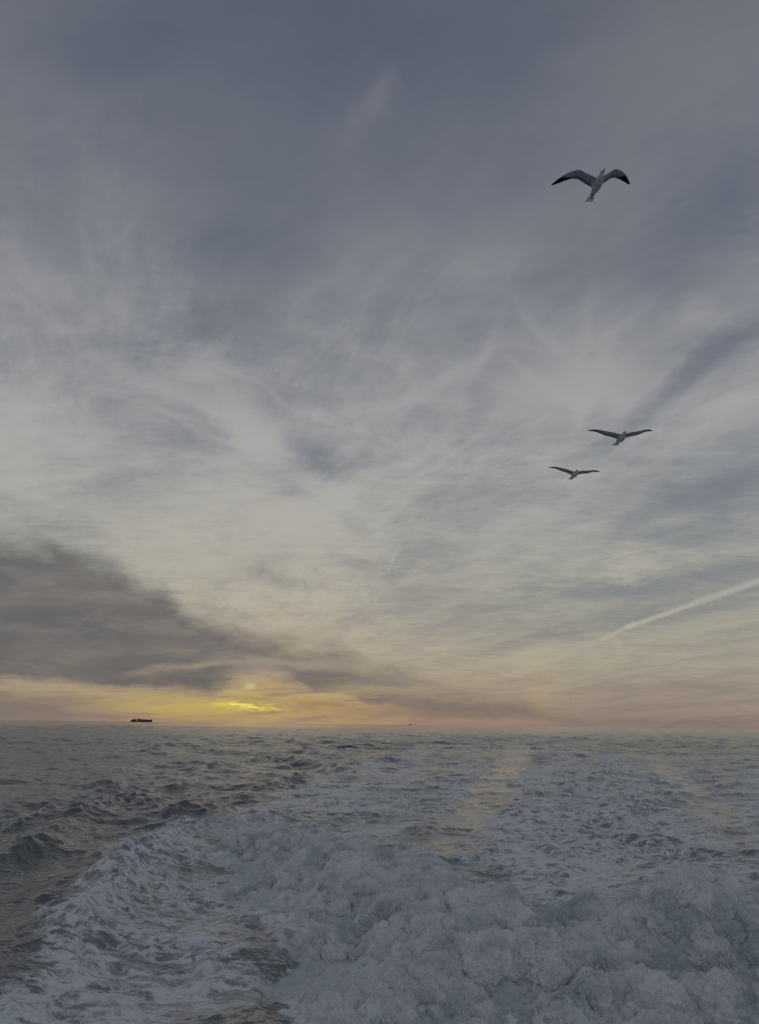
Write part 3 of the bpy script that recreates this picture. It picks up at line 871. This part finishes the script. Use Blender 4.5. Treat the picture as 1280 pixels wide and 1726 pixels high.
def loft(rings, close=True):
    """a skin over rings of equal count"""
    n = len(rings[0]); v = [tuple(p) for r in rings for p in r]; f = []
    for i in range(len(rings) - 1):
        for j in range(n):
            k = (j + 1) % n
            f.append((i * n + j, i * n + k, (i + 1) * n + k, (i + 1) * n + j))
    f.append(tuple(range(n))[::-1]); f.append(tuple((len(rings) - 1) * n + j for j in range(n)))
    return v, f


def catmull(P, n):
    P = [np.array(p, float) for p in P]; P = [2 * P[0] - P[1]] + P + [2 * P[-1] - P[-2]]; out = []
    for i in range(1, len(P) - 2):
        for k in range(n):
            t = k / n
            a, b, c, d = P[i - 1], P[i], P[i + 1], P[i + 2]
            out.append(.5 * ((2 * b) + (c - a) * t + (2 * a - 5 * b + 4 * c - d) * t * t + (3 * b - a - 3 * c + d) * t ** 3))
    out.append(P[-2]); return out


def mesh_obj(name, v, f, mat, parent=None, smooth=True):
    me = bpy.data.meshes.new(name); me.from_pydata([tuple(map(float, p)) for p in v], [], f); me.update()
    if smooth: me.polygons.foreach_set('use_smooth', [True] * len(me.polygons))
    me.materials.append(mat); o = bpy.data.objects.new(name, me); COL.objects.link(o)
    if parent: o.parent = parent
    return o


def wing(side, wr, tp, rseed):
    """leading edge from the shoulder over the wrist to the tip, with chord, as rings"""
    wr = np.array([wr[0] * side, wr[1], wr[2]]); tp = np.array([tp[0] * side, tp[1], tp[2]])
    sh = np.array([.030 * side, .115, .022])
    up = np.array([0, 0, 1.0])
    mid1 = sh * .5 + wr * .5 + np.array([0, -.012, .012])
    mid2 = wr * .5 + tp * .5 + np.array([side * .012, .035, .012])
    le = catmull([sh, mid1, wr, mid2, tp], 7)
    n = len(le)
    # chord back from the leading edge (towards the tail) along the wing
    s_ = np.linspace(0, 1, n)
    ch = np.interp(s_, [0, .12, .30, .5, .62, .78, .92, 1.0], [.205, .185, .170, .165, .150, .115, .062, .018])
    tr = []
    rings = []
    handdir = (tp - wr) / np.linalg.norm(tp - wr)
    for i in range(n):
        k = ss(s_[i], .45, .95)
        back = np.array([0, -1.0, -.06]) * (1 - k) + (np.array([-side * .55, -.85, 0]) * .8 + handdir * .35) * k
        back /= np.linalg.norm(back)
        scal = 1 + (.05 if i % 2 else -.04) * (s_[i] > .5)
        c = ch[i] * scal
        th_ = .020 * (1 - s_[i]) ** .7 + .0065
        P0 = le[i]
        nrm = up
        ring = []
        for (u, w) in ((0, 0), (.06, .55), (.25, 1.0), (.6, .62), (.95, .35), (1.0, .0), (.95, -.30), (.6, -.25), (.25, -.22), (.06, -.30)):
            camber = .055 * math.sin(math.pi * u) * c
            ring.append(P0 + back * u * c + nrm * (w * th_ + camber))
        rings.append(ring)
    return rings, le, s_


def make_gull(name, label, prm, px, py, head_turn=0.0, foot_show=True):
    yaw, pit, bank, dist = prm[:4]
    root = bpy.data.objects.new(name, None); COL.objects.link(root)
    root.location = Vector((0, 0, CAM_H)) + Vector(ray(px, py)) * dist
    root.rotation_euler = (Matrix.Rotation(yaw, 4, 'Z') @ Matrix.Rotation(pit, 4, 'X') @ Matrix.Rotation(bank, 4, 'Y')).to_euler()
    root['label'] = label; root['category'] = 'gull'; root['group'] = 'gulls flying over the wake'
    # trunk, head and tail: rings along y
    st = [(-.350, .070, .004, -.004), (-.30, .060, .006, -.003), (-.24, .036, .014, -.003), (-.18, .034, .024, -.004), (-.10, .050, .042, -.008), (-.02, .062, .056, -.012),
          (.06, .062, .058, -.012), (.12, .052, .048, -.004), (.165, .036, .035, .008), (.195, .031, .031, .014), (.225, .030, .031, .017), (.25, .024, .026, .016), (.268, .013, .014, .013), (.274, .004, .004, .012)]
    rings = []
    for (y, rx_, rz_, z) in st:
        rings.append([(rx_ * math.cos(a), y, z + rz_ * math.sin(a)) for a in np.linspace(0, 2 * math.pi, 16, endpoint=False)])
    v, f = loft(rings)
    wings = []
    for side, wr, tp in ((-1, prm[6:9], prm[9:12]), (1, prm[12:15], prm[15:18])):
        rg_, le, s_ = wing(side, wr, tp, 1)
        v2, f2 = loft(rg_); o = len(v)
        v += v2; f += [tuple(i + o for i in q) for q in f2]
        wings.append((np.array(v2).reshape(len(rg_), -1, 3), s_))
    body = mesh_obj('body', v, f, m_gull, root)
    rm = body.modifiers.new('skin', 'REMESH'); rm.mode = 'VOXEL'; rm.voxel_size = 0.0042
    sm = body.modifiers.new('soft', 'SMOOTH'); sm.factor = 0.5; sm.iterations = 2
    dg = bpy.context.evaluated_depsgraph_get()
    me = bpy.data.meshes.new_from_object(body.evaluated_get(dg)); body.modifiers.clear(); body.data = me; me.name = 'body'
    me.materials.clear(); me.materials.append(m_gull)
    me.polygons.foreach_set('use_smooth', [True] * len(me.polygons))
    co_ = np.empty(len(me.vertices) * 3, f32); me.vertices.foreach_get('co', co_); co_ = co_.reshape(-1, 3)
    no_ = np.empty(len(me.vertices) * 3, f32); me.vertices.foreach_get('normal', no_); no_ = no_.reshape(-1, 3)
    white = np.array([.92, .92, .92]); grey = np.array([.14, .15, .165]); black = np.array([.010, .010, .012]); under = np.array([.74, .76, .80])
    colr = np.tile(white, (len(co_), 1))
    bird_n = perlin(co_[:, 0] * 22, co_[:, 1] * 22, 5)
    for W, s_ in wings:
        cen = W.mean(axis=1)                      # along the wing
        dd = np.linalg.norm(co_[:, None, :] - W[:, [0, 3, 5], :].reshape(1, -1, 3), axis=2)
        j = dd.argmin(axis=1); i = j // 3
        # position across the chord
        lead = W[i, 0]; trail = W[i, 5]; cd = trail - lead
        u = ((co_ - lead) * cd).sum(1) / (cd * cd).sum(1)
        s_v = s_[i]
        sidemask = (np.abs(co_[:, 0]) > .060) & (np.sign(co_[:, 0]) == np.sign(W[-1, 0, 0])) & (dd.min(axis=1) < .12)
        top = no_[:, 2] > 0.1
        c = np.where(top[:, None], grey, under)
        kd = ss(u + bird_n * .06, .50, .74) * ss(s_v, .02, .10)                 # darker flight feathers
        c = c * (1 - kd[:, None] * .60) + grey * .45 * (kd[:, None] * .60)
        edge_ = ss(u, .93, .99) * (s_v < .62) * ~top
        c = c * (1 - edge_[:, None] * .55) + white * edge_[:, None] * .55
        kb = np.clip(ss(s_v + (u - .5) * .22 + bird_n * .03, .66, .76), 0, 1)
        c = c * (1 - kb[:, None]) + black * kb[:, None]
        bl = ss(np.abs(co_[:, 0]), .055, .085)
        colr = np.where(sidemask[:, None], colr * (1 - bl[:, None]) + c * bl[:, None], colr)
    back_ = (no_[:, 2] > .25) & (np.abs(co_[:, 0]) < .075) & (co_[:, 1] < .13) & (co_[:, 1] > -.2)
    colr[back_] = grey
    at = me.attributes.new('plumage', 'FLOAT_COLOR', 'POINT')
    at.data.foreach_set('color', np.concatenate([colr, np.ones((len(colr), 1))], 1).astype(f32).ravel())
    # bill: upper and lower halves tapering to a hooked tip
    bl_r = [[(w * math.cos(a), y, z + h * math.sin(a)) for a in np.linspace(0, 2 * math.pi, 8, endpoint=False)]
            for (y, w, h, z) in ((.262, .009, .010, .012), (.285, .0075, .009, .011), (.305, .006, .008, .010), (.318, .004, .006, .007), (.323, .001, .002, .003))]
    mesh_obj('bill', *loft(bl_r), m_bill, root)
    for sx in (-1, 1):
        er = [[(sx * (.024 + .004 * math.cos(t)), .243 + .0045 * math.sin(t) * math.cos(a), .021 + .0045 * math.sin(t) * math.sin(a)) for a in np.linspace(0, 2 * math.pi, 8, endpoint=False)] for t in (.15, .8, 1.5, 2.3, 3.0)]
        mesh_obj('eye', *loft(er), m_eye, root)
        # foot folded back under the tail: shank and three toes with web
        fx = sx * .012
        sh = [[(fx + r_ * math.cos(a), y, z + r_ * math.sin(a)) for a in np.linspace(0, 2 * math.pi, 6, endpoint=False)] for (y, r_, z) in ((-.14, .006, -.030), (-.20, .0045, -.024), (-.245, .005, -.020))]
        v, f = loft(sh)
        for tx in (-.006, 0, .006):
            tr_ = [[(fx + tx * k + r_ * math.cos(a), -.243 - .032 * k, -.020 + .002 * k + r_ * .6 * math.sin(a)) for a in np.linspace(0, 2 * math.pi, 5, endpoint=False)] for (k, r_) in ((0, .0045), (.6, .004), (1, .0015))]
            v2, f2 = loft(tr_); o = len(v); v += v2; f += [tuple(i + o for i in q) for q in f2]
        o = len(v); v += [(fx, -.243, -.021), (fx - .006, -.272, -.018), (fx, -.274, -.018), (fx + .006, -.272, -.018)]; f += [(o, o + 1, o + 2), (o, o + 2, o + 3)]
        mesh_obj('foot', v, f, m_foot, root)
    return root


g1 = make_gull('gull', 'large white gull with black wingtips and bent wings, highest in the sky',
               [3.182, -0.041, 0.118, 11.52, 0, 0, 0.276, 0.115, 0.15, 0.579, -0.167, 0.118, 0.286, 0.13, 0.161, 0.671, 0.033, 0.029], 1006.9, 311.5)
g2 = make_gull('gull', 'gull gliding on outstretched wings, upper of the two below the high gull',
               [3.126, -0.018, -0.001, 13.908, 0, 0, 0.281, 0.226, 0.047, 0.612, -0.008, 0.155, 0.308, 0.19, 0.052, 0.58, -0.092, 0.185], 1047.0, 738.6)
g3 = make_gull('gull', 'smaller looking gull gliding just below and left of another gull',
               [3.151, -0.016, -0.029, 17.625, 0, 0, 0.291, 0.221, 0.033, 0.63, -0.015, 0.103, 0.294, 0.211, 0.058, 0.616, -0.03, 0.165], 968.5, 799.9)


def copy_thing(root, label):
    r = root.copy(); COL.objects.link(r); r['label'] = label
    for ch in list(root.children):
        c = ch.copy(); COL.objects.link(c); c.parent = r
    return r


g4 = copy_thing(g3, 'tiny dark speck of a bird far off, low over the horizon on the right')
g4.location = Vector((0, 0, CAM_H)) + Vector(ray(962, 1184)) * 280.0
g4.rotation_euler = Euler((0.1, 0.2, R(-75)))

# ------------------------------------------------------------------ ships on the horizon
m_hull = simple_mat('ship_hull', (0.06, 0.048, 0.062, 1), 0.6, 0.25, 0.05)  # ship colours lifted paler to carry the haze of distance
m_boot = simple_mat('ship_boot_topping', (0.10, 0.03, 0.03, 1), 0.6, 0.2, 0.05)
m_house = simple_mat('ship_house', (0.10, 0.09, 0.10, 1), 0.5, 0.15, 0.1)
m_glass = simple_mat('ship_glass', (0.01, 0.012, 0.014, 1), 0.15, 0.1, 0.1)
cont_cols = [(0.10, 0.055, 0.055, 1), (0.055, 0.055, 0.07, 1), (0.10, 0.085, 0.075, 1), (0.065, 0.072, 0.065, 1)]
m_cont = [simple_mat('container_paint', c, 0.6, 0.3, 0.3) for c in cont_cols]


def boxes(name, bs, mat, parent):
    v, f = [], []
    for (x0, x1, y0, y1, z0, z1) in bs:
        o = len(v)
        v += [(x0, y0, z0), (x1, y0, z0), (x1, y1, z0), (x0, y1, z0), (x0, y0, z1), (x1, y0, z1), (x1, y1, z1), (x0, y1, z1)]
        f += [tuple(o + i for i in q) for q in ((0, 3, 2, 1), (4, 5, 6, 7), (0, 1, 5, 4), (1, 2, 6, 5), (2, 3, 7, 6), (3, 0, 4, 7))]
    return mesh_obj(name, v, f, mat, parent, smooth=False)


def hull_mesh(name, L, B, Dk, mat, parent, z0=0.0, grow=1.0):
    """bow towards -x, flared; transom stern"""
    secs = []
    for t in np.linspace(0, 1, 17):
        w = B / 2 * min(1, (t / .16) ** .55 if t > 0 else .02) * (1 if t < .9 else 1 - (t - .9) * 1.6)
        keel_w = w * (.15 + .85 * min(1, t / .25))
        sheer = Dk + 3.5 * max(0, 1 - t / .12) + (0 if t < .93 else 1)
        rake = -5 * (1 - t) ** 8
        x = (t - .5) * L
        pr = [(-w, sheer), (-w * .98, sheer * .5), (-keel_w, z0), (keel_w, z0), (w * .98, sheer * .5), (w, sheer)]
        secs.append([(x + rake * (zz / Dk), yy, zz) for yy, zz in pr])
    v, f = loft(secs)
    return mesh_obj(name, v, f, mat, parent, smooth=False)


def ship(name, label, px, dist, L, B, Dk, stacks, house_t, cat='ship', rot=0.0, hh_=22):
    a, _ = azel(px, 1200)
    root = bpy.data.objects.new(name, None); COL.objects.link(root)
    root.location = (dist * math.sin(R(a)), dist * math.cos(R(a)), 0.0)
    root.rotation_euler = (0, 0, R(-a + rot))
    root['label'] = label; root['category'] = cat
    hl = hull_mesh('hull', L, B, Dk, m_hull, root, -1.5)
    boxes('boot_topping', [(-L * .46, L * .47, -B * .505, B * .505, -1.2, 2.2)], m_boot, root)
    xh = (house_t - .5) * L
    hs = boxes('bridge_house', [(xh - 7, xh + 7, -B * .42, B * .42, Dk, Dk + hh_), (xh - 5, xh + 6, -B * .5, B * .5, Dk + hh_, Dk + hh_ + 3), (xh - 4, xh + 5, -B * .3, B * .3, Dk + hh_ + 3, Dk + hh_ + 4)], m_house, root)
    for k in range(4):
        boxes('window_band', [(xh - 7.15, xh + 7.15, -B * .40, B * .40, Dk + 3 + k * hh_ * .22, Dk + 4.2 + k * hh_ * .22)], m_glass, hs)
    boxes('mast', [(xh - .6, xh + .6, -.6, .6, Dk + hh_ + 4.1, Dk + hh_ + 9), (xh - .4, xh + .4, -5, 5, Dk + hh_ + 7, Dk + hh_ + 7.6)], m_house, root)
    rr_ = random.Random(5)
    for (t0, t1, hh) in stacks:
        n = max(1, int((t1 - t0) * L / 13.5))
        for k in range(n):
            x0 = (t0 - .5) * L + k * (t1 - t0) * L / n
            tiers = max(1, int(round(hh + rr_.uniform(-.35, .35))))
            st_ = boxes('container_stack', [(x0 + .1, x0 + (t1 - t0) * L / n - .3, -B * .47, B * .47, Dk + .2, Dk + .2 + tiers * 2.6)], m_cont[rr_.randrange(4)], root)
    return root


s1 = ship('container_ship', 'long dark laden container ship on the horizon left of the sun', 240.5, 9300, 250, 36, 14,
          [(.035, .09, 5), (.09, .28, 7.2), (.40, .62, 7), (.62, .80, 6.3), (.80, .97, 5.6)], .34, hh_=25)
fs = s1
xf = (0.385 - .5) * 250
boxes('funnel', [(xf - 4, xf + 4, -5, 5, 14, 36), (xf - 2, xf + 3, -3, 3, 36.1, 38)], m_hull, s1)
s2 = ship('cargo_ship', 'faint small ship on the horizon right of the sun, barely visible', 692, 13500, 95, 18, 5, [(.1, .35, 1.5), (.36, .6, 1.5)], .45, hh_=9)
